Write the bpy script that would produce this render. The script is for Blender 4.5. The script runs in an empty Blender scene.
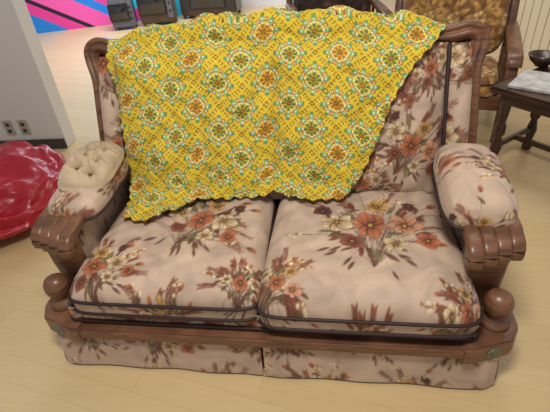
import bpy, bmesh, math, numpy as np
from mathutils import Matrix, Vector, noise
rng=np.random.RandomState(7)
D=bpy.data
# ------------------------------------------------------------ helpers
def lin(c):
    c=np.asarray(c,float)/255.0
    return np.where(c<=.04045,c/12.92,((c+.055)/1.055)**2.4)
def L4(c): 
    l=lin(c); return (float(l[0]),float(l[1]),float(l[2]),1)
def link(o,parent=None):
    bpy.context.scene.collection.objects.link(o)
    if parent is not None: o.parent=parent
    return o
def empty(name,loc=(0,0,0),rz=0):
    e=D.objects.new(name,None); e.location=loc; e.rotation_euler=(0,0,rz); return link(e)
def mesh(name,v,f,mat,parent=None,smooth=True,col=None):
    m=D.meshes.new(name); m.from_pydata([tuple(map(float,p)) for p in v],[],[tuple(map(int,q)) for q in f]); 
    if smooth: m.polygons.foreach_set('use_smooth',[True]*len(m.polygons))
    if col is not None:
        a=m.color_attributes.new('Col','FLOAT_COLOR','POINT')
        c=np.ones((len(v),4),np.float32); c[:,:3]=col; a.data.foreach_set('color',c.ravel())
    m.materials.append(mat); m.update()
    return link(D.objects.new(name,m),parent)
def gridfaces(nu,nv):
    i=np.arange(nu-1)[:,None]; j=np.arange(nv-1)[None,:]; a=(i*nv+j).ravel()
    return np.stack([a,a+nv,a+nv+1,a+1],1)
def grid(name,P,mat,parent=None,col=None,flip=False):
    nu,nv=P.shape[:2]; f=gridfaces(nu,nv)
    if flip: f=f[:,::-1]
    return mesh(name,P.reshape(-1,3),f,mat,parent,True,None if col is None else col.reshape(-1,3))
def box(name,c,s,mat,parent=None,bev=.005,rz=0,rx=0,ry=0,seg=2):
    bm=bmesh.new(); bmesh.ops.create_cube(bm,size=1)
    for v in bm.verts: v.co=Vector((v.co.x*s[0],v.co.y*s[1],v.co.z*s[2]))
    if bev>0: bmesh.ops.bevel(bm,geom=list(bm.edges),offset=bev,segments=seg,affect='EDGES')
    m=D.meshes.new(name); bm.to_mesh(m); bm.free(); m.materials.append(mat)
    o=D.objects.new(name,m); o.location=c; o.rotation_euler=(rx,ry,rz); return link(o,parent)
def smoothpath(pts,n=8,closed=False):
    P=np.array(pts,float); N=len(P); out=[]
    for i in range(N if closed else N-1):
        if closed: a,b,c,d=P[(i-1)%N],P[i],P[(i+1)%N],P[(i+2)%N]
        else: a,b,c,d=P[max(i-1,0)],P[i],P[i+1],P[min(i+2,N-1)]
        for k in range(n):
            t=k/n; out.append(.5*((2*b)+(-a+c)*t+(2*a-5*b+4*c-d)*t*t+(-a+3*b-3*c+d)*t**3))
    if not closed: out.append(P[-1])
    return np.array(out)
def sweep(name,path,prof,up,mat,parent=None,closed=False,smooth=True):
    P=np.array(path,float); N=len(P); K=len(prof); up=np.array(up,float); V=[];F=[]
    for i in range(N):
        if closed: T=P[(i+1)%N]-P[i-1]
        else: T=P[min(i+1,N-1)]-P[max(i-1,0)]
        T/=np.linalg.norm(T)+1e-9
        S=np.cross(T,up); S/=np.linalg.norm(S)+1e-9; U=np.cross(S,T)
        for a,b in prof: V.append(P[i]+S*a+U*b)
    for i in range(N if closed else N-1):
        for k in range(K):
            a=i*K+k;b=i*K+(k+1)%K;c=((i+1)%N)*K+(k+1)%K;d=((i+1)%N)*K+k
            F.append((a,d,c,b))
    if not closed:
        F.append(tuple(range(K))); F.append(tuple(range((N-1)*K,N*K))[::-1])
    return mesh(name,V,F,mat,parent,smooth)
def circ(r,n=10): return [(r*math.cos(2*math.pi*k/n),r*math.sin(2*math.pi*k/n)) for k in range(n)]
def rrect(w,h,r,n=4):
    out=[]
    for cx,cy,a0 in((w/2-r,h/2-r,0),(-w/2+r,h/2-r,90),(-w/2+r,-h/2+r,180),(w/2-r,-h/2+r,270)):
        for k in range(n+1):
            a=math.radians(a0+90*k/n); out.append((cx+r*math.cos(a),cy+r*math.sin(a)))
    return out
def lathe(name,prof,loc,mat,parent=None,n=28):
    V=[];F=[];K=len(prof)
    for i in range(n):
        a=2*math.pi*i/n
        for r,z in prof: V.append((loc[0]+r*math.cos(a),loc[1]+r*math.sin(a),loc[2]+z))
    for i in range(n):
        for k in range(K-1):
            F.append((i*K+k,((i+1)%n)*K+k,((i+1)%n)*K+k+1,i*K+k+1))
    return mesh(name,V,F,mat,parent)
# ------------------------------------------------------------ materials
def newmat(name):
    m=D.materials.new(name); m.use_nodes=True; nt=m.node_tree; b=nt.nodes['Principled BSDF']; return m,nt,b
def plain(name,c,rough=.5,noise_amt=.08,scale=20,metal=0,coat=0,bump=0):
    m,nt,b=newmat(name); n=nt.nodes.new('ShaderNodeTexNoise'); n.inputs['Scale'].default_value=scale; n.inputs['Detail'].default_value=4
    tc=nt.nodes.new('ShaderNodeTexCoord'); nt.links.new(tc.outputs['Object'],n.inputs['Vector'])
    r=nt.nodes.new('ShaderNodeValToRGB'); l=lin(c)
    r.color_ramp.elements[0].position=.3; r.color_ramp.elements[1].position=.7
    r.color_ramp.elements[0].color=(*[float(x*(1-noise_amt)) for x in l],1); r.color_ramp.elements[1].color=(*[float(min(1,x*(1+noise_amt))) for x in l],1)
    nt.links.new(n.outputs['Fac'],r.inputs['Fac']); nt.links.new(r.outputs['Color'],b.inputs['Base Color'])
    b.inputs['Roughness'].default_value=rough; b.inputs['Metallic'].default_value=metal; b.inputs['Coat Weight'].default_value=coat
    if bump>0:
        bp=nt.nodes.new('ShaderNodeBump'); bp.inputs['Strength'].default_value=bump; bp.inputs['Distance'].default_value=.01
        nt.links.new(n.outputs['Fac'],bp.inputs['Height']); nt.links.new(bp.outputs['Normal'],b.inputs['Normal'])
    return m
def woodmat(name,c1,c2,scale=(3,3,30),rough=.3):
    m,nt,b=newmat(name); tc=nt.nodes.new('ShaderNodeTexCoord'); mp=nt.nodes.new('ShaderNodeMapping'); mp.inputs['Scale'].default_value=scale
    n=nt.nodes.new('ShaderNodeTexNoise'); n.inputs['Scale'].default_value=2.5; n.inputs['Detail'].default_value=6; n.inputs['Distortion'].default_value=.6
    r=nt.nodes.new('ShaderNodeValToRGB'); r.color_ramp.elements[0].position=.3; r.color_ramp.elements[1].position=.72
    r.color_ramp.elements[0].color=L4(c1); r.color_ramp.elements[1].color=L4(c2)
    nt.links.new(tc.outputs['Object'],mp.inputs['Vector']); nt.links.new(mp.outputs['Vector'],n.inputs['Vector'])
    nt.links.new(n.outputs['Fac'],r.inputs['Fac']); nt.links.new(r.outputs['Color'],b.inputs['Base Color'])
    b.inputs['Roughness'].default_value=rough; b.inputs['Coat Weight'].default_value=.15; b.inputs['Coat Roughness'].default_value=.25
    return m
def attrmat(name,rough=.8,sheen=.3,bscale=400,bstr=.15,mott=.12,mscale=14):
    m,nt,b=newmat(name); a=nt.nodes.new('ShaderNodeAttribute'); a.attribute_name='Col'
    tc=nt.nodes.new('ShaderNodeTexCoord'); n=nt.nodes.new('ShaderNodeTexNoise'); n.inputs['Scale'].default_value=mscale; n.inputs['Detail'].default_value=5; n.inputs['Distortion'].default_value=.8
    nt.links.new(tc.outputs['Object'],n.inputs['Vector'])
    mr=nt.nodes.new('ShaderNodeMapRange'); mr.inputs['From Min'].default_value=.3; mr.inputs['From Max'].default_value=.7
    mr.inputs['To Min'].default_value=1-mott; mr.inputs['To Max'].default_value=1+mott
    nt.links.new(n.outputs['Fac'],mr.inputs['Value'])
    mx=nt.nodes.new('ShaderNodeVectorMath'); mx.operation='SCALE'
    nt.links.new(a.outputs['Color'],mx.inputs[0]); nt.links.new(mr.outputs['Result'],mx.inputs['Scale'])
    nt.links.new(mx.outputs['Vector'],b.inputs['Base Color'])
    b.inputs['Roughness'].default_value=rough; b.inputs['Sheen Weight'].default_value=sheen; b.inputs['Sheen Roughness'].default_value=.4
    n2=nt.nodes.new('ShaderNodeTexNoise'); n2.inputs['Scale'].default_value=bscale; nt.links.new(tc.outputs['Object'],n2.inputs['Vector'])
    bp=nt.nodes.new('ShaderNodeBump'); bp.inputs['Strength'].default_value=bstr; bp.inputs['Distance'].default_value=.004
    nt.links.new(n2.outputs['Fac'],bp.inputs['Height']); nt.links.new(bp.outputs['Normal'],b.inputs['Normal'])
    return m
M_wood=woodmat('sofa_wood',(80,52,36),(132,90,64),rough=.36)
M_woodd=woodmat('dark_wood',(38,24,18),(72,46,34),rough=.28)
M_floral=attrmat('floral_velvet',sheen=.15,mott=.20,mscale=9)
M_afghan=attrmat('crochet_wool',.9,.1,260,.5,.07)
M_pipe=plain('brown_piping',(42,22,20),.6)
M_bronze=plain('bronze_medallion',(104,112,90),.4,.4,120,.3,bump=.3)
M_red=plain('red_vinyl',(158,12,34),.38,.12,6,coat=.08)
M_white=plain('white_plaster',(210,209,204),.85,.02,3)
M_base=plain('dark_baseboard',(62,58,56),.5)
M_plate=plain('outlet_plate',(168,160,146),.4)
M_slot=plain('outlet_slot',(60,56,52),.5)
M_black=plain('black_plastic',(22,21,23),.3)
M_screen=plain('crt_glass',(18,20,24),.08,coat=.6)
M_grey=plain('grey_plastic',(92,92,98),.4)
M_tvwood=woodmat('tv_walnut',(48,32,26),(84,54,40))
M_paper=plain('magazine_paper',(190,188,184),.5,.35,14)
M_speaker=plain('speaker_cloth',(48,40,36),.9,.3,150)
# ------------------------------------------------------------ floral canvas
class Canvas:
    def __init__(s,x0,x1,y0,y1,base,res=.002):
        s.x0,s.y0,s.res=x0,y0,res; s.nx=int((x1-x0)/res)+1; s.ny=int((y1-y0)/res)+1
        s.X,s.Y=np.meshgrid(x0+np.arange(s.nx)*res,y0+np.arange(s.ny)*res,indexing='ij')
        s.C=np.ones((s.nx,s.ny,3))*lin(base)
    def win(s,cx,cy,r):
        i0=max(0,int((cx-r-s.x0)/s.res)); i1=min(s.nx,int((cx+r-s.x0)/s.res)+2)
        j0=max(0,int((cy-r-s.y0)/s.res)); j1=min(s.ny,int((cy+r-s.y0)/s.res)+2)
        return None if i0>=i1 or j0>=j1 else (slice(i0,i1),slice(j0,j1))
    def shape(s,cx,cy,a,b,ang,c1,c2=None,kind='ell',op=1):
        w=s.win(cx,cy,max(a,b)*1.1)
        if w is None: return
        X=s.X[w]-cx;Y=s.Y[w]-cy; ca,sa=math.cos(ang),math.sin(ang); u=(X*ca+Y*sa)/a; v=(-X*sa+Y*ca)/b
        if kind=='ell': d=1-np.sqrt(u*u+v*v)
        else: d=(1-u*u)-np.abs(v)
        k=np.clip(d*min(a,b)/s.res/1.2,0,1)*(np.abs(u)<=1.02)*op
        c1=lin(c1); c2=c1 if c2 is None else lin(c2)
        t=np.clip((u+1)/2,0,1)[...,None]
        stre=(.78+.38*(np.sin(v*8+u*2)*.5+.5))[...,None]
        col=(c1*(1-t)+c2*t)*stre
        s.C[w]=s.C[w]*(1-k[...,None])+col*k[...,None]
    def line(s,pts,wd,c):
        for x,y in pts: s.shape(x,y,wd,wd,0,c,op=.9)
    def sample(s,x,y):
        i=np.clip((x-s.x0)/s.res,0,s.nx-1.001); j=np.clip((y-s.y0)/s.res,0,s.ny-1.001)
        i0=i.astype(int);j0=j.astype(int);fi=(i-i0)[...,None];fj=(j-j0)[...,None]
        return (s.C[i0,j0]*(1-fi)+s.C[i0+1,j0]*fi)*(1-fj)+(s.C[i0,j0+1]*(1-fi)+s.C[i0+1,j0+1]*fi)*fj
ORG=((122,58,34),(188,116,76)); RST=((88,42,30),(146,82,58)); CRM=((160,120,76),(218,198,158)); BUR=((66,32,30),(108,56,48)); YEL=((146,98,46),(200,162,98)); PCH=((150,84,54),(206,158,124))
def flower(c,x,y,r,pal,rot):
    n=6
    for k in range(n):
        a=rot+2*math.pi*k/n+rng.uniform(-.2,.2); rr=r*rng.uniform(.82,1.12)
        c.shape(x+math.cos(a)*rr*.50,y+math.sin(a)*rr*.50,rr*.54,rr*.45,a,(74,38,28),(84,44,32))
        c.shape(x+math.cos(a)*rr*.52,y+math.sin(a)*rr*.52,rr*.50,rr*.40,a,pal[0],pal[1])
    c.shape(x,y,r*.24,r*.24,0,(60,34,24)); c.shape(x,y,r*.13,r*.13,0,(190,146,72))
    for k in range(9):
        a=k*.7; c.shape(x+math.cos(a)*r*.32,y+math.sin(a)*r*.32,.003,.003,0,(50,28,20))
def qcurve(p0,p1,p2,n=40):
    t=np.linspace(0,1,n)[:,None]; return (1-t)**2*np.array(p0)+2*t*(1-t)*np.array(p1)+t*t*np.array(p2)
def bouquet(c,x,y,s,rot=0,big=True,nfl=9):
    def T(px,py):
        ca,sa=math.cos(rot),math.sin(rot); return (x+s*(px*ca-py*sa),y+s*(px*sa+py*ca))
    root=(0,-.15)
    brown=(72,42,32); es=min(s,1.1)
    for k in range(28):                      # sprays
        a=rng.uniform(-.45,math.pi+.45); l=rng.uniform(.12,.24)
        e=(math.cos(a)*l*1.05,-.02+math.sin(a)*l); mid=(e[0]*.35+rng.uniform(-.03,.03),e[1]*.5+.01)
        q=qcurve(T(*root),T(*mid),T(*e),int(130*s)+40); cc=[brown,(104,70,46),(92,38,32),(74,58,38)][k%4]
        c.line(q,.0018+.0004*s,cc)
        d=q[-1]-q[-6]; ang=math.atan2(d[1],d[0])
        if k%4 in(0,2):
            for m in range(9):
                i=len(q)-1-m*int(3+3*s); p=q[max(i,0)]
                for sg in(-1,1): c.shape(p[0]+.007*math.cos(ang+sg*.9),p[1]+.007*math.sin(ang+sg*.9),.0095,.0032,ang+sg*.6,(92,38,30),(146,84,54),'leaf')
        elif k%4==1:
            c.shape(q[-1][0],q[-1][1],.018*es+.003,.010*es+.002,ang,BUR[0],ORG[1])
            for m in(.5,.75):
                p=q[int(len(q)*m)]; c.shape(p[0],p[1],.028*es,.007,ang+.7,(76,52,34),(116,92,58),'leaf')
        else:
            for m in range(8):
                p=q[len(q)-1-m*4]; c.shape(p[0]+rng.uniform(-.012,.012),p[1]+rng.uniform(-.012,.012),.006,.006,0,(220,200,160) if m%2 else (160,104,56))
    for k in range(12):                       # lower blades
        a=-math.pi/2+rng.uniform(-1.25,1.25); l=rng.uniform(.05,.14)
        q=qcurve(T(0,-.03),T(math.cos(a)*l*.4,-.03+math.sin(a)*l*.6),T(math.cos(a)*l*1.1,-.06+math.sin(a)*l))
        c.line(q,.002,brown); p=q[-1]; c.shape(p[0],p[1],.026*es,.005*es+.002,a+rot,(74,42,32),(124,80,54),'leaf')
    for k in range(24):                      # leaves
        a=rng.uniform(0,2*math.pi); l=rng.uniform(.05,.125); px,py=T(math.cos(a)*l*1.25,-.01+math.sin(a)*l*.85)
        cc=[((66,44,32),(112,86,56)),((78,36,30),(128,68,46)),((92,84,54),(130,116,76))][k%3]
        c.shape(px,py,.032*es,.010*es,a+rot+rng.uniform(-.5,.5),cc[0],cc[1],'leaf')
    F=[(0,.0,.050,ORG),(-.09,.02,.043,CRM),(.09,.01,.045,PCH if big else CRM),(.02,.085,.036,YEL),(-.05,-.06,.033,RST),(.06,-.07,.030,CRM),(-.13,.075,.026,BUR),(.14,-.055,.032,ORG),(.11,.09,.023,BUR)][:nfl]
    for fx,fy,r,pal in F[::-1]:
        px,py=T(fx,fy); flower(c,px,py,r*s,pal,rng.uniform(0,3))
BASE=(184,160,140)
def autocanvas(x0,x1,y0,y1,bs,res=.002,base=BASE):
    c=Canvas(x0,x1,y0,y1,base,res)
    for b in bs: bouquet(c,*b)
    return c
gen=Canvas(-.1,1.9,-.1,1.3,BASE,.0022)
for iy in range(5):
    for ix in range(7):
        bouquet(gen,ix*.31+(iy%2)*.15+rng.uniform(-.03,.03),iy*.31+rng.uniform(-.03,.03),rng.uniform(.72,.92),rng.uniform(-.5,.5),rng.rand()>.4)
sparse=Canvas(-.3,.3,-.4,.4,(186,164,134),.003)
for k in range(90): sparse.shape(rng.uniform(-.25,.25),rng.uniform(-.35,.35),.014,.004,rng.uniform(0,6),(160,134,104),(172,146,116),'leaf',op=.5)
gold=Canvas(-.1,1.3,-.1,1.3,(122,82,44),.003)
for iy in range(7):
    for ix in range(8):
        x,y=ix*.17+(iy%2)*.08,iy*.17
        for k in range(8): a=k*math.pi/4+rng.rand(); gold.shape(x+.06*math.cos(a),y+.06*math.sin(a),.05,.02,a,(78,44,22),(214,166,92),'leaf')
        flower(gold,x,y,.045,((150,96,40),(236,206,140)),rng.rand()*3)
dark=Canvas(-.1,1.3,-.1,1.3,(52,36,30),.004)
for k in range(60): dark.shape(rng.uniform(0,1.2),rng.uniform(0,1.2),.04,.02,rng.uniform(0,6),(84,52,36),(120,80,56),'leaf')
# ------------------------------------------------------------ puffy cushion
def puff(name,hx,hy,wall,crown,M,canvas,off,parent,mat=M_floral,n=7,taper=0,step=.005,p=5,dents=.006,flip=1,pipes=(True,True),tuft=None,seed=0,bulge=.018,pr=.0055,tr=.028,lines=True):
    w=wall; e=wall/min(hx,hy)
    nt_=int(2*hy/step)|1; ns=int(2*hx/step)|1
    def ax(nn): 
        q=np.linspace(-1,1,nn); q=np.sin(q*math.pi/2)*.35+q*.65
        ex=np.linspace(0,e,max(5,int(wall/step)))[1:]; return np.concatenate([-1-ex[::-1],q,1+ex])
    S,Tt=np.meshgrid(ax(ns),ax(nt_),indexing='ij')
    m=np.maximum(np.abs(S),np.abs(Tt)); mm=np.maximum(m,1); s=S/mm;t=Tt/mm
    mc=np.maximum(np.abs(s),np.abs(t)); nr=(np.abs(s)**n+np.abs(t)**n)**(1/n)+1e-9; r=mc/nr
    bul=1+bulge*np.sin(np.clip((m-1)/e,0,1)*math.pi)
    x=hx*s*r*bul*(1-taper*t); y=hy*t*r*bul
    h=np.clip((1-np.abs(s)**p)*(1-np.abs(t)**p),0,1)**.5
    z=crown*h
    z+=h*dents*(np.sin(x*17+seed)*np.cos(y*13+seed*2)+.7*np.sin(x*31+y*23+seed*3)+.45*np.sin(x*70-y*41+seed)*np.sin(y*50+x*20))
    if tuft:
        for tx,ty in tuft:
            d=np.hypot(x-tx,y-ty); z-=h*(crown*.62*np.exp(-(d/tr)**2)+crown*.30*np.exp(-(np.abs(x-tx+ (y-ty)*.5)/.008)**2)*np.exp(-(d/.07)**2)+crown*.30*np.exp(-(np.abs(y-ty+(x-tx)*.3)/.008)**2)*np.exp(-(d/.07)**2))
    dep=np.clip((m-1)/e,0,1)*w; z=np.where(m>1,-dep,z)
    P=np.stack([x,y,z],-1)@np.array(M.to_3x3()).T+np.array(M.translation)
    nn=np.hypot(s,t)+1e-9
    fx=off[0]+(x+s/nn*dep)*flip; fy=off[1]+y+t/nn*dep
    col=canvas.sample(fx,fy)
    o=grid(name,P,mat,parent,col)
    a=np.linspace(0,2*math.pi,200,endpoint=False); cs,sn=np.cos(a),np.sin(a); k=1/((np.abs(cs)**n+np.abs(sn)**n)**(1/n)); 
    for idx,(on,zz) in enumerate(zip(pipes,(0,-wall))):
        if on:
            bx=hx*cs*k+.003*cs; by=hy*sn*k+.003*sn; bx=bx*(1-taper*(by/hy))
            Q=np.stack([bx,by,np.full_like(bx,zz)],-1)@np.array(M.to_3x3()).T+np.array(M.translation)
            sweep(name+'_piping_%d'%(idx+1),Q,circ(pr,8),np.array(M.to_3x3())@np.array([0,0,1]),M_pipe,parent,closed=True)
    if tuft:
        for i,(tx,ty) in enumerate(tuft):
            q=M@Vector((tx,ty,crown*.42)); lathe(name+'_button_%d'%i,[(0,.005),(.005,.004),(.008,.0),(.006,-.004),(0,-.005)],q,M_pipe if False else BTN,parent,12)
    Q=np.stack([hx*cs*k*(1-taper*sn*k),hy*sn*k,np.full_like(a,-wall)],-1)@np.array(M.to_3x3()).T+np.array(M.translation)
    mesh(name+'_underside',Q,[tuple(range(len(Q)))[::-1]],M_pipe,parent,False)
    return o
BTN=plain('tan_button',(150,124,96),.7)
Tm=lambda x,y,z:Matrix.Translation((x,y,z))
Rx=lambda a:Matrix.Rotation(math.radians(a),4,'X'); Ry=lambda a:Matrix.Rotation(math.radians(a),4,'Y'); Rz=lambda a:Matrix.Rotation(math.radians(a),4,'Z')
# ------------------------------------------------------------ LOVESEAT
sofa=empty('floral_loveseat')
cl=autocanvas(-.45,.45,-.5,.5,[(-.26,-.22,.85,.3,False),(.06,.06,1.15,-.3,False),(.28,-.26,.55,0,False,3),(0.0,-.40,.7,0,False,5)],res=.0017)
cr=autocanvas(-.45,.45,-.5,.5,[(.03,.03,1.38,.0,True),(-.29,-.25,.7,-.6,True,5),(.31,-.32,.6,.4,True,4),(-.0,-.44,.6,.1,True,4)],res=.0017)
puff('seat_cushion_left',.338,.33,.055,.070,Tm(-.343,.350,.333)@Rx(1.2),cl,(0,0),sofa,taper=.03,n=12,p=9,seed=1,bulge=.0,pr=.0065,step=.004,dents=.007)
puff('seat_cushion_right',.350,.338,.055,.088,Tm(.349,.342,.322)@Rx(1.2),cr,(0,0),sofa,taper=.03,n=11,p=8,seed=4,bulge=.0,pr=.0065,step=.004,dents=.007)
def band(name,pts,z0,z1,canvas,off,wave=0,flare=0,n=20,waves=0):
    P=np.array(pts); seg=np.r_[0,np.cumsum(np.hypot(*np.diff(P,axis=0).T))]; L=seg[-1]; u=np.linspace(0,L,int(L/.005))
    x=np.interp(u,seg,P[:,0]); y=np.interp(u,seg,P[:,1]); dx=np.gradient(x);dy=np.gradient(y);l=np.hypot(dx,dy);nx,ny=dy/l,-dx/l
    v=np.linspace(0,1,n); U,V=np.meshgrid(u,v,indexing='ij')
    o=(flare*V+wave*V*np.sin(U*waves)+wave*.6*V*np.sin(U*waves*.37+1))
    Q=np.stack([x[:,None]+nx[:,None]*o,y[:,None]+ny[:,None]*o,z1+(z0-z1)*V],-1)
    return grid(name,Q,M_floral,sofa,canvas.sample(off[0]+U%1.7,off[1]+(z1-z0)*(1-V)))
band('seat_front_band',[(-.72,.5),(-.72,.09),(-.70,.035),(.70,.035),(.72,.09),(.72,.5)],.19,.285,gen,(.05,.25))
sweep('seat_band_piping',[(-.705,.04,.222),(-.69,.029,.222),(.69,.029,.222),(.705,.04,.222)],circ(.006,8),(0,0,1),M_pipe,sofa)
box('seat_deck',(0,.42,.25),(1.42,.74,.03),M_pipe,sofa,.01)
g0=.004
band('skirt_front_left',[(-.785,.03),(-.75,.012),(-g0,.012)],.012,.165,gen,(.02,.12),.003,.020,waves=24)
band('skirt_front_right',[(g0,.012),(.75,.012),(.785,.03)],.012,.165,gen,(.1,.72),.003,.020,waves=22)
band('skirt_side_left',[(-.785,.88),(-.785,.03)],.012,.165,gen,(.3,.12),.003,.018,waves=24)
band('skirt_side_right',[(.785,.03),(.785,.88)],.012,.165,gen,(.3,.42),.003,.018,waves=24)
band('skirt_back',[(.785,.88),(-.785,.88)],.012,.165,gen,(.0,.42),.003,.018,waves=24)
box('skirt_gap_lining',(0,.03,.08),(.12,.01,.13),M_pipe,sofa,.002)
def prism(name,poly,z0,z1,mat,parent,bev=.01):
    bm=bmesh.new(); vs=[bm.verts.new((x,y,z0)) for x,y in poly]; f=bm.faces.new(vs); r=bmesh.ops.extrude_face_region(bm,geom=[f])
    for v in r['geom']:
        if isinstance(v,bmesh.types.BMVert): v.co.z=z1
    bmesh.ops.recalc_face_normals(bm,faces=list(bm.faces)); bmesh.ops.bevel(bm,geom=list(bm.edges),offset=bev,segments=3,affect='EDGES')
    m=D.meshes.new(name); bm.to_mesh(m); bm.free(); m.materials.append(mat); return link(D.objects.new(name,m),parent)
prism('base_rail',[(-.68,-.008),(.68,-.008),(.68,.045),(-.68,.045)],.163,.207,M_wood,sofa,.008)
for sx,nm in((-1,'left'),(1,'right')):
    prism('base_block_'+nm,[(sx*a,b) for a,b in([(.655,-.012),(.69,-.012),(.82,.035),(.855,.10),(.855,.27),(.70,.27),(.70,.06),(.655,.05)][::sx])],.142,.216,M_wood,sofa,.008)
    lathe('newel_ball_'+nm,[(0,.0),(.046,.0),(.05,.012),(.044,.024),(.026,.034),(.024,.048),(.034,.055),(.042,.07),(.0455,.09),(.044,.108),(.035,.126),(.02,.137),(0,.14)],(sx*.776,.115,.212),M_wood,sofa)
    o=lathe('medallion_'+nm,[(0,.006),(.008,.006),(.012,.003),(.017,.005),(.022,.005),(.025,.0)],(0,0,0),M_bronze,sofa)
    nrm=Vector((sx*.047,-.13,0)).normalized(); o.location=(sx*.757,.0122,.180); o.rotation_euler=nrm.to_track_quat('Z','Y').to_euler()
    box('side_rail_'+nm,(sx*.815,.55,.178),(.05,.62,.06),M_wood,sofa,.01)
    for k in range(4):
        f=(k-1.5)
        yo=.115+ (k*.016)
        pts=[(sx*(.752+f*.036),.66,.530),(sx*(.748+f*.040),.45,.527),(sx*(.742+f*.043),.25,.522),(sx*(.738+f*.044),yo+.045,.515),(sx*(.737+f*.044),yo+.014,.505),(sx*(.737+f*.044),yo+.002,.485),(sx*(.737+f*.044),yo+.004,.462)]
        sweep('arm_reed_%s_%d'%(nm,k+1),smoothpath(pts,6),rrect(.0455,.042,.012),(0,.2,1),M_wood,sofa)
    sweep('arm_post_'+nm,smoothpath([(sx*.735,.20,.20),(sx*.74,.20,.30),(sx*.735,.185,.38),(sx*.735,.18,.49)],6),rrect(.12,.05,.015),(0,-1,0),M_wood,sofa)
    y=np.linspace(.2,.70,90); z=np.linspace(.2,.52,60); Y,Z=np.meshgrid(y,z,indexing='ij')
    for side,xo in(('outer',.785),('inner',.700)):
        X=sx*(xo+(0.012*np.sin((Z-.2)/.32*math.pi) if side=='outer' else -.006*np.sin((Z-.2)/.32*math.pi)))
        grid('arm_panel_%s_%s'%(side,nm),np.stack([X+0*Y,Y,Z],-1),M_floral,sofa,gen.sample(Y+.4,Z+.3+.2*sx))
    if sx<0: puff('arm_pad_'+nm,.108,.195,.05,.034,Tm(sx*.722,.435,.565)@Rx(2)@Ry(sx*6)@Rz(3),gen,(.5,.6),sofa,n=4,p=3,dents=.004,pipes=(False,True),seed=1,step=.004,bulge=.04)
    else: puff('arm_pad_'+nm,.112,.215,.06,.06,Tm(sx*.728,.435,.578)@Rx(2)@Ry(sx*6)@Rz(-3),gen,(.83,.62),sofa,n=4.5,p=3,dents=.005,pipes=(False,True),seed=3,step=.004,pr=.007,bulge=.03)
# small tan tufted pillow lying on the left arm, tucked into the corner
pil=empty('tufted_pillow')
puff('pillow_body',.100,.155,.022,.055,Tm(-.712,.478,.612)@Rx(4)@Ry(4)@Rz(4),sparse,(0,0),pil,n=3.2,p=2.4,dents=.003,pipes=(False,False),tuft=[(.030,.075),(-.035,.045),(.028,-.005),(-.035,-.05),(.030,-.085)],seed=2,step=.003,tr=.020,bulge=.05)
def Yb(x,z):
    hump=(np.clip(1-np.abs((np.abs(x)-.33)/.335)**4,0,1))**.5
    vz=np.clip(1-np.abs((z-.68)/.29)**4,0,1)**.5
    return .650+.385*(z-.43)-.075*hump*vz-.006*np.sin(x*19+z*7)-.004*np.sin(x*40-z*31)
def zt(x): 
    return .955+.075*np.cos(np.clip(np.abs(x)/.72,0,1)*math.pi/2)**1+.010*np.cos(x*2*math.pi/.26)
x=np.linspace(-.672,.672,340); zz=np.linspace(0,1,150); X,Z=np.meshgrid(x,zz,indexing='ij'); Z=.36+Z*(zt(X)-.02-.36)
bc=Canvas(-.75,.75,.3,1.1,BASE,.002)
for b in[(.54,.60,.85,-.5,True),(.60,.86,.6,.5,False,5),(.42,.80,.55,.1,True,5),(-.5,.6,1,0,False),(-.6,.85,.8,.3,True),(0,.7,1,0,True),(.36,.45,.6,.2,False,4)]: bouquet(bc,*b)
grid('back_upholstery',np.stack([X,Yb(X,Z),Z],-1),M_floral,sofa,bc.sample(X,Z))
for sx,nm in((-1,'left'),(1,'right')):
    a=np.linspace(0,math.pi,26); z=np.linspace(.45,.93,110); A,Z=np.meshgrid(a,z,indexing='ij')
    X=sx*(.722-np.cos(A)*.048); Y=.655+.40*(Z-.43)-.045*np.sin(A)*np.clip(1-np.abs((Z-.69)/.245)**4,0,1)**.5
    grid('back_wing_'+nm,np.stack([X,Y,Z],-1),M_floral,sofa,gen.sample(.4+.3*sx+sx*X*.9,Z+.05),flip=sx<0)
    zz=np.linspace(.46,.93,30)
    sweep('wing_piping_'+nm,np.stack([np.full(30,sx*.673),.636+.40*(zz-.43),zz],-1),circ(.008),(0,-1,0),M_pipe,sofa)
x=np.linspace(-.78,.78,260); zz=np.linspace(0,1,120); X,Z=np.meshgrid(x,zz,indexing='ij'); Z=.14+Z*(zt(X)-.03-.14)
grid('outside_back',np.stack([X,.80+.10*np.clip((Z-.14)/.8,0,1)-.0*X,Z],-1),M_floral,sofa,gen.sample(X+.85,Z+.1))
def frame_pts():
    p=[(-.785,.80,.10),(-.785,.76,.35),(-.78,.745,.52),(-.77,.775,.68),(-.765,.82,.83),(-.78,.845,.91),(-.78,.857,.952),(-.745,.862,.972),(-.70,.864,.962)]
    for xx in np.linspace(-.64,.64,41): p.append((xx,.866,float(zt(xx))-.005))
    p+=[(-a,b,c) for a,b,c in p[:9][::-1]]
    return p
fp=smoothpath(frame_pts(),4)
prof=[(-.034,-.03),(-.034,.012),(-.026,.024),(-.014,.024),(-.010,.016),(-.004,.016),(0,.028),(.010,.032),(.018,.028),(.022,.018),(.032,.014),(.034,-.03)]
sweep('back_frame',fp,prof[::-1],(0,-1,.25),M_wood,sofa)
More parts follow.
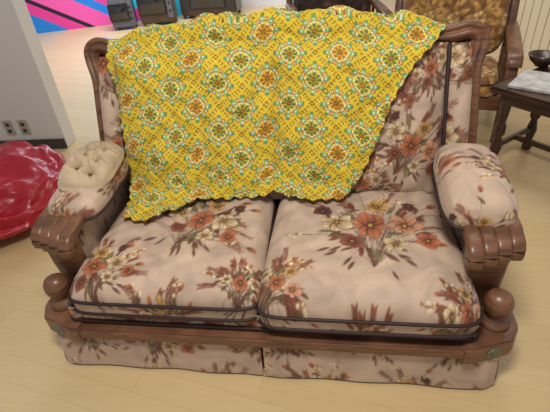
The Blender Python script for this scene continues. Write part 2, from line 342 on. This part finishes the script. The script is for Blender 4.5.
# ------------------------------------------------------------ AFGHAN
af=empty('crocheted_afghan')
nx_,ny_=520,460
s=np.linspace(0,1,nx_)[:,None]; t=np.linspace(0,1,ny_)[None,:]
def prof_pts(x):
    top=float(zt(np.array(x)))+.034
    pts=[(.925,top-.16),(.922,top-.06),(.912,top-.015),(.888,top),(.862,top),(.835,top-.018)]
    for z in np.linspace(top-.05,.50,22): pts.append((min(.826,float(Yb(np.array(x),np.array(z)))-.022-.012*math.exp(-((z-.93)/.05)**2)),z))
    k=min(1,max(0,(-x-.30)/.22)); k=k*k*(3-2*k)
    ext=.035+.165*k+.012*math.sin(x*14)
    yb=pts[-1][0]; zs=.418+.006*(x>0)
    pts.append((yb-.010,.462)); pts.append((yb-.028,zs+.016))
    for m in np.linspace(.2,1,7): pts.append((yb-.028-ext*m,zs+.002))
    return np.array(pts)
xs=np.linspace(-.72,.70,240); tab=[];Ls=[]
for xx in xs:
    p=prof_pts(xx); sg=np.r_[0,np.cumsum(np.hypot(*np.diff(p,axis=0).T))]; Ls.append(sg[-1]); tt=np.linspace(0,1,300)*sg[-1]
    tab.append(np.stack([np.interp(tt,sg,p[:,0]),np.interp(tt,sg,p[:,1])],-1))
tab=np.array(tab); Ls=np.array(Ls)
for _ in range(6): tab[:,1:-1]=(tab[:,:-2]+2*tab[:,1:-1]+tab[:,2:])/4
tf_=np.clip((t-.2)/.8,0,1)
xl=-.685+.085*tf_**1.5+.010*np.sin(t*15); xr=.650-.375*tf_**1.0+.020*np.sin(t*9)
X=xl*(1-s)+xr*s
fi=(X-xs[0])/(xs[1]-xs[0]); i0=np.clip(fi.astype(int),0,len(xs)-2); fr=(fi-i0)[...,None]
tj=t*299+0*X; j0=np.clip(tj.astype(int),0,298); fj=(tj-j0)[...,None]
YZ=(tab[i0,j0]*(1-fj)+tab[i0,j0+1]*fj)*(1-fr)+(tab[i0+1,j0]*(1-fj)+tab[i0+1,j0+1]*fj)*fr
Lx=np.interp(X,xs,Ls); arc=t*Lx
fold=.009*np.sin(X*19+arc*9)+.006*np.sin(X*39-arc*13+1)+.006*np.sin(arc*29+X*8)+.003*np.sin(arc*61-X*37)
A=X+.007*np.sin(arc*11+X*5); B=arc+.008*np.sin(X*12)
c=.134; p=(A+B)/math.sqrt(2)/c+.2; q=(A-B)/math.sqrt(2)/c+.1
ip=np.floor(p);iq=np.floor(q); lp=p-ip-.5; lq=q-iq-.5; var=((ip*7+iq*13)%3)
r=np.hypot(lp,lq); th=np.arctan2(lq,lp); mxx=np.maximum(np.abs(lp),np.abs(lq)); sq=mxx*.30+r*.70
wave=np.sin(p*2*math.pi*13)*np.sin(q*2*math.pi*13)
relief=.0022*np.clip((.45-sq)/.08,-1,1)*np.cos(8*th)*(r>.06)*(sq<.42)+.0014*wave-.003*np.exp(-((mxx-.5)/.03)**2)
Y=YZ[...,0]-np.abs(fold)*1.0-.006-relief*(YZ[...,1]>=.47); Zz=YZ[...,1]+np.where(YZ[...,1]<.47,np.abs(fold)*1.2+.006+relief,0)+np.where(YZ[...,0]>.85,np.abs(fold)+relief,0)
X=X+.004*np.sin(arc*2*math.pi/.05)*(np.exp(-(1-s)/.01)-np.exp(-s/.01))
Y=Y-np.exp(-(1-t)/.012)*.007*np.sin(X*2*math.pi/.05)
yel=lin((214,186,52)); col=np.ones(X.shape+(3,))*yel
def put(mask,c,a=1.0):
    global col
    k=(mask*a)[...,None]; col=col*(1-k)+lin(c)*k
green=(104,162,108); dgreen=(74,116,66); orange=(178,112,44); brown=(104,72,36); white=(228,224,192)
p8=np.cos(8*th); p16=np.cos(16*th)
put((sq<.44)&(sq>.37)&(p8>.5),dgreen,.85)
put((sq<.40)&(sq>.25)&(p8>.3),green,.95)
put((sq<.385)&(sq>.25)&(p8<-.3),(164,104,38),.95)
put((sq<.35)&(sq>.30)&(np.abs(p8)>.75),white,.8)
put((sq<.25)&(sq>.20)&(p16>.1),white,.9)
put((sq<.20)&(sq>.09)&(p8>.0)&(var!=2),dgreen,.9)
put((sq<.20)&(sq>.09)&(p8>.0)&(var==2),(172,96,36),.9)
put((r<.08),brown,.85); put((r<.04),orange)
dots=((np.sin(lp*2*math.pi*5)**2>.70)&(np.abs(np.abs(lq)-.465)<.022))|((np.sin(lq*2*math.pi*5)**2>.70)&(np.abs(np.abs(lp)-.465)<.022))
put(dots,brown,.85)
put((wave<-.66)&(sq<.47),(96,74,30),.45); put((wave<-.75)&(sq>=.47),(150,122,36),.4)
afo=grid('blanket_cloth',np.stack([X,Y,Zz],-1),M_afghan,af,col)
so=afo.modifiers.new('thick','SOLIDIFY'); so.thickness=.006; so.offset=0
# ------------------------------------------------------------ ROOM
def quad(name,v,mat,parent=None): return mesh(name,v,[tuple(range(len(v)))],mat,parent,False)
m,nt,b=newmat('maple_floor')
tc=nt.nodes.new('ShaderNodeTexCoord'); mp=nt.nodes.new('ShaderNodeMapping'); mp.inputs['Rotation'].default_value=(0,0,math.radians(12))
br=nt.nodes.new('ShaderNodeTexBrick'); br.inputs['Scale'].default_value=1; br.inputs['Brick Width'].default_value=1.2; br.inputs['Row Height'].default_value=.1; br.inputs['Mortar Size'].default_value=.001
br.inputs['Color1'].default_value=L4((202,176,130)); br.inputs['Color2'].default_value=L4((208,183,138)); br.inputs['Mortar'].default_value=L4((190,163,118)); br.offset=.37
nz=nt.nodes.new('ShaderNodeTexNoise'); mp2=nt.nodes.new('ShaderNodeMapping'); mp2.inputs['Scale'].default_value=(3,30,1); mp2.inputs['Rotation'].default_value=(0,0,math.radians(12))
nz.inputs['Scale'].default_value=2; nz.inputs['Detail'].default_value=5
mix=nt.nodes.new('ShaderNodeMixRGB'); mix.blend_type='MULTIPLY'; mix.inputs['Fac'].default_value=.15
rp=nt.nodes.new('ShaderNodeValToRGB'); rp.color_ramp.elements[0].color=(.72,.62,.5,1); rp.color_ramp.elements[0].position=.3; rp.color_ramp.elements[1].position=.65
for a,bb in((tc.outputs['Object'],mp.inputs['Vector']),(mp.outputs['Vector'],br.inputs['Vector']),(tc.outputs['Object'],mp2.inputs['Vector']),(mp2.outputs['Vector'],nz.inputs['Vector']),(nz.outputs['Fac'],rp.inputs['Fac']),(br.outputs['Color'],mix.inputs[1]),(rp.outputs['Color'],mix.inputs[2]),(mix.outputs['Color'],b.inputs['Base Color'])): nt.links.new(a,bb)
b.inputs['Roughness'].default_value=.28
quad('floor',[(-7,-3,0),(5,-3,0),(5,8,0),(-7,8,0)],m)
box('wall_left',(-3.48,1.80,1.35),(3.4,.14,2.7),M_white,None,.002,rz=math.radians(3))
box('baseboard_left',(-3.475,1.717,.04),(3.4,.014,.08),M_base,None,.002,rz=math.radians(3))
for k,xx in enumerate((-2.06,-2.18)):
    e=empty('wall_outlet' if k==0 else 'wall_outlet.001',(xx,1.80-.07/math.cos(math.radians(3))+(xx+3.48)*math.tan(math.radians(3)),.18),math.radians(3))
    box('plate',(0,-.004,0),(.072,.008,.115),M_plate,e,.002)
    for zz in(-.025,.025): box('slot_%d'%(zz>0),(0,-.009,zz),(.03,.003,.028),M_slot,e,.001)
m,nt,b=newmat('mural_paint'); tc=nt.nodes.new('ShaderNodeTexCoord'); sp=nt.nodes.new('ShaderNodeSeparateXYZ'); nt.links.new(tc.outputs['Object'],sp.inputs[0])
ma=nt.nodes.new('ShaderNodeMath'); ma.operation='MULTIPLY_ADD'; ma.inputs[1].default_value=1.6; nt.links.new(sp.outputs['Z'],ma.inputs[0]); nt.links.new(sp.outputs['X'],ma.inputs[2])
mr=nt.nodes.new('ShaderNodeMapRange'); mr.inputs['From Min'].default_value=-5.0; mr.inputs['From Max'].default_value=-2.2; nt.links.new(ma.outputs[0],mr.inputs['Value'])
rp=nt.nodes.new('ShaderNodeValToRGB'); rp.color_ramp.interpolation='CONSTANT'; cr_=rp.color_ramp
stops=[(0,(20,130,215)),(.36,(225,60,150)),(.46,(24,22,40)),(.50,(235,90,170)),(.66,(20,130,215)),(.74,(225,60,150)),(.84,(40,190,220))]
cr_.elements[0].color=L4(stops[0][1]); cr_.elements[1].position=stops[1][0]; cr_.elements[1].color=L4(stops[1][1])
for ps,cc in stops[2:]: e=cr_.elements.new(ps); e.color=L4(cc)
nt.links.new(mr.outputs[0],rp.inputs[0]); nt.links.new(rp.outputs[0],b.inputs['Base Color']); b.inputs['Roughness'].default_value=.6
MUR=m
box('wall_back',(-1,7.0,1.35),(12,.1,2.7),M_white,None,0)
quad('wall_mural',[(-6.5,4.95,0),(-2.3,6.50,0),(-2.3,6.50,2.7),(-6.5,4.95,2.7)],MUR)
m,nt,b=newmat('cream_panelling'); tc=nt.nodes.new('ShaderNodeTexCoord'); wv=nt.nodes.new('ShaderNodeTexWave'); wv.bands_direction='X'; wv.inputs['Scale'].default_value=3.2; wv.inputs['Distortion'].default_value=0
rp=nt.nodes.new('ShaderNodeValToRGB'); rp.color_ramp.elements[0].position=.0; rp.color_ramp.elements[0].color=L4((160,142,112)); rp.color_ramp.elements[1].position=.10; rp.color_ramp.elements[1].color=L4((218,202,166))
nt.links.new(tc.outputs['Object'],wv.inputs['Vector']); nt.links.new(wv.outputs['Fac'],rp.inputs[0]); nt.links.new(rp.outputs[0],b.inputs['Base Color']); b.inputs['Roughness'].default_value=.5
ang=math.atan2(-.61,.26)
box('wall_right',(2.05+.10,3.6+.05,1.35),(3.4,.1,2.7),m,None,0,rz=ang)
box('baseboard_right',(2.05+.045,3.6+.02,.04),(3.4,.012,.08),plain('cream_trim',(214,200,172),.5),None,.002,rz=ang)
# ------------------------------------------------------------ red beanbag
bm=bmesh.new(); bmesh.ops.create_icosphere(bm,subdivisions=6,radius=1)
for v in bm.verts:
    n=v.co.copy(); zc=n.z
    rid=1-abs(noise.noise(n*2.2+Vector((5,0,0))))*2.6; rid2=1-abs(noise.noise(n*6+Vector((0,9,0))))*2
    rr=1+.08*noise.noise(n*1.4+Vector((3,1,2)))+.045*rid+.022*rid2
    z=(zc*.13 if zc<0 else zc*.22)*rr+.13; rad=.52*rr*(1 if zc<0 else 1-.10*zc*zc)
    v.co=Vector((n.x*rad*1.02,n.y*rad*.88,max(.003,z+((0.05*noise.noise(n*2.3)+.022*rid+.010*rid2) if zc>0 else 0))))
me=D.meshes.new('red_beanbag'); bm.to_mesh(me); bm.free(); me.polygons.foreach_set('use_smooth',[True]*len(me.polygons)); me.materials.append(M_red)
o=link(D.objects.new('red_beanbag',me)); o.location=(-1.83,.97,0)
# ------------------------------------------------------------ TVs
def tv(name,loc,rz,w,h,d,body,leg=.0,console=False):
    e=empty(name,loc,rz)
    box('cabinet',(0,0,leg+h/2),(w,d,h),body,e,.015)
    sw=w*(.72 if not console else .58); sh=min(h*.78,sw*.78)
    sx=-w*.10 if not console else 0
    box('bezel',(sx,-d/2-.008,leg+h*.52),(sw+.05,.03,sh+.05),M_black,e,.012)
    u=np.linspace(-1,1,24); U,V=np.meshgrid(u,u,indexing='ij'); P=np.stack([sx+U*sw/2,-d/2-.026-.02*(1-U*U)*(1-V*V),leg+h*.52+V*sh/2],-1); grid('screen',P,M_screen,e)
    if console:
        for s_ in(-1,1): box('speaker_grille_%d'%(s_>0),(s_*w*.40,-d/2-.004,leg+h*.5),(w*.15,.012,h*.8),M_speaker,e,.003)
    else:
        box('control_panel',(w*.40,-d/2-.004,leg+h*.52),(w*.14,.012,h*.8),M_grey,e,.003)
        for k in range(3): box('knob_%d'%k,(w*.40,-d/2-.018,leg+h*(.3+.2*k)),(.03,.02,.03),M_black,e,.006)
    if leg>0:
        for a in(-1,1):
            for b_ in(-1,1): box('foot_%d%d'%(a,b_),(a*(w/2-.04),b_*(d/2-.04),leg/2),(.04,.04,leg),body,e,.004)
tv('television',(-2.98,5.80,0),.3,.34,.4,.3,M_grey,.04)
tv('television.001',(-2.50,6.02,0),.2,.52,.55,.36,M_tvwood,.04)
tv('console_television',(-1.75,6.40,0),0,.90,.6,.42,M_tvwood,.05,True)
# ------------------------------------------------------------ armchairs
def armchair(name,loc,rz,canvas,wood,w=.8):
    e=empty(name,loc,rz); hw=w/2
    puff('seat_cushion',hw-.09,.28,.08,.06,Tm(0,-.04,.38),canvas,(.4,.5),e,step=.012)
    puff('back_cushion',hw-.08,.30,.09,.09,Tm(0,.25,.71)@Rx(74),canvas,(.5,.4),e,step=.01,p=3,n=5,dents=.014)
    for sx in(-1,1):
        x=sx*(hw-.04); n='_l' if sx<0 else '_r'
        sweep('arm'+n,smoothpath([(x,.34,.60),(x,.1,.60),(x,-.2,.58),(x,-.33,.56),(x,-.36,.51)],6),rrect(.085,.045,.018),(0,.1,1),wood,e)
        sweep('front_post'+n,smoothpath([(x,-.31,0),(x,-.30,.2),(x,-.33,.4),(x,-.30,.56)],6),rrect(.06,.06,.015),(0,-1,0),wood,e)
        sweep('back_post'+n,smoothpath([(x,.36,0),(x,.32,.3),(x,.36,.65),(x*.97,.45,.98)],6),rrect(.06,.055,.015),(0,-1,0),wood,e)
        box('side_rail'+n,(x,0,.27),(.04,.62,.09),wood,e,.01)
        for k in range(3): box('spindle%s%d'%(n,k),(x,-.15+k*.15,.44),(.025,.03,.27),wood,e,.008)
    box('front_rail',(0,-.30,.26),(w-.12,.04,.09),wood,e,.01); box('rear_rail',(0,.33,.27),(w-.12,.04,.09),wood,e,.01)
    sweep('crest_rail',smoothpath([(-hw+.03,.45,.96),(-.2,.46,1.02),(0,.46,1.04),(.2,.46,1.02),(hw-.03,.45,.96)],6),rrect(.09,.05,.018),(0,-1,0),wood,e)
armchair('patterned_armchair',(1.00,2.24,0),math.radians(-14),gold,M_wood,.86)
armchair('wooden_armchair',(.24,3.3,0),math.radians(12),dark,M_wood,.84)
# ------------------------------------------------------------ side table
te=empty('dark_wood_table',(1.08,1.53,0),math.radians(-50))
box('top',(.42,.26,.485),(.84,.52,.035),M_woodd,te,.012); box('apron',(.42,.26,.435),(.74,.42,.06),M_woodd,te,.006)
lp=[(0,0),(.028,0),(.03,.02),(.018,.05),(.024,.09),(.032,.13),(.024,.17),(.018,.2),(.03,.22),(.03,.27),(.02,.29),(.027,.35),(.03,.41),(.03,.45)]
for i,(a,b_) in enumerate(((.08,.08),(.76,.08),(.08,.44),(.76,.44))): lathe('leg_%d'%(i+1),lp,(a,b_,0),M_woodd,te)
box('stretcher_1',(.08,.26,.14),(.03,.36,.03),M_woodd,te,.005); box('stretcher_2',(.76,.26,.14),(.03,.36,.03),M_woodd,te,.005); box('stretcher_3',(.42,.26,.14),(.68,.03,.03),M_woodd,te,.005)
mg=empty('magazine',(1.35,1.55,.5035),math.radians(-35)); box('pages',(0,0,.006),(.24,.30,.011),M_paper,mg,.002); box('cover',(0,0,.0125),(.242,.302,.002),M_paper,mg,.0005)
lathe('dark_bowl',[(0,0),(.035,0),(.04,.008),(.07,.035),(.085,.07),(.08,.07),(.06,.035),(0,.015)],(1.46,1.84,.503),M_woodd)
# ------------------------------------------------------------ lights
def area(name,loc,size,power,color,rot=(0,0,0),sy=None):
    l=D.lights.new(name,'AREA'); l.energy=power; l.color=color; l.size=size
    if sy: l.shape='RECTANGLE'; l.size_y=sy
    o=D.objects.new(name,l); o.location=loc; o.rotation_euler=rot; link(o)
area('ceiling_light_near',(.1,-.6,2.55),.5,44,(1,.94,.84),rot=(math.radians(26),0,0),sy=.35)
area('ceiling_light_right',(1.2,2.2,2.65),1.2,17,(1,.90,.76),sy=.5)
area('ceiling_light_far',(-1.8,5.0,2.65),2.5,190,(.86,.88,1),sy=1.5)
w=D.worlds.new('World'); bpy.context.scene.world=w; w.use_nodes=True
bg=w.node_tree.nodes['Background']; bg.inputs[0].default_value=(.96,.93,.96,1); bg.inputs[1].default_value=.37
# ------------------------------------------------------------ camera
f,th,ro,ya=430.875,.6104,-.0882,-.1704
F=np.array([math.sin(ya)*math.cos(th),math.cos(ya)*math.cos(th),-math.sin(th)]); R=np.array([math.cos(ya),-math.sin(ya),0]); U=np.cross(R,F)
R2=R*math.cos(ro)+U*math.sin(ro); U2=-R*math.sin(ro)+U*math.cos(ro)
cd=D.cameras.new('Camera'); cd.sensor_width=36; cd.lens=f/550*36; cd.clip_start=.05
co=D.objects.new('Camera',cd); Mx=Matrix.Identity(4)
for i in range(3): Mx[i][0]=R2[i]; Mx[i][1]=U2[i]; Mx[i][2]=-F[i]
Mx.translation=Vector((.2503,-.9147,1.41)); co.matrix_world=Mx; link(co); bpy.context.scene.camera=co
bpy.context.scene.view_settings.view_transform='Standard'
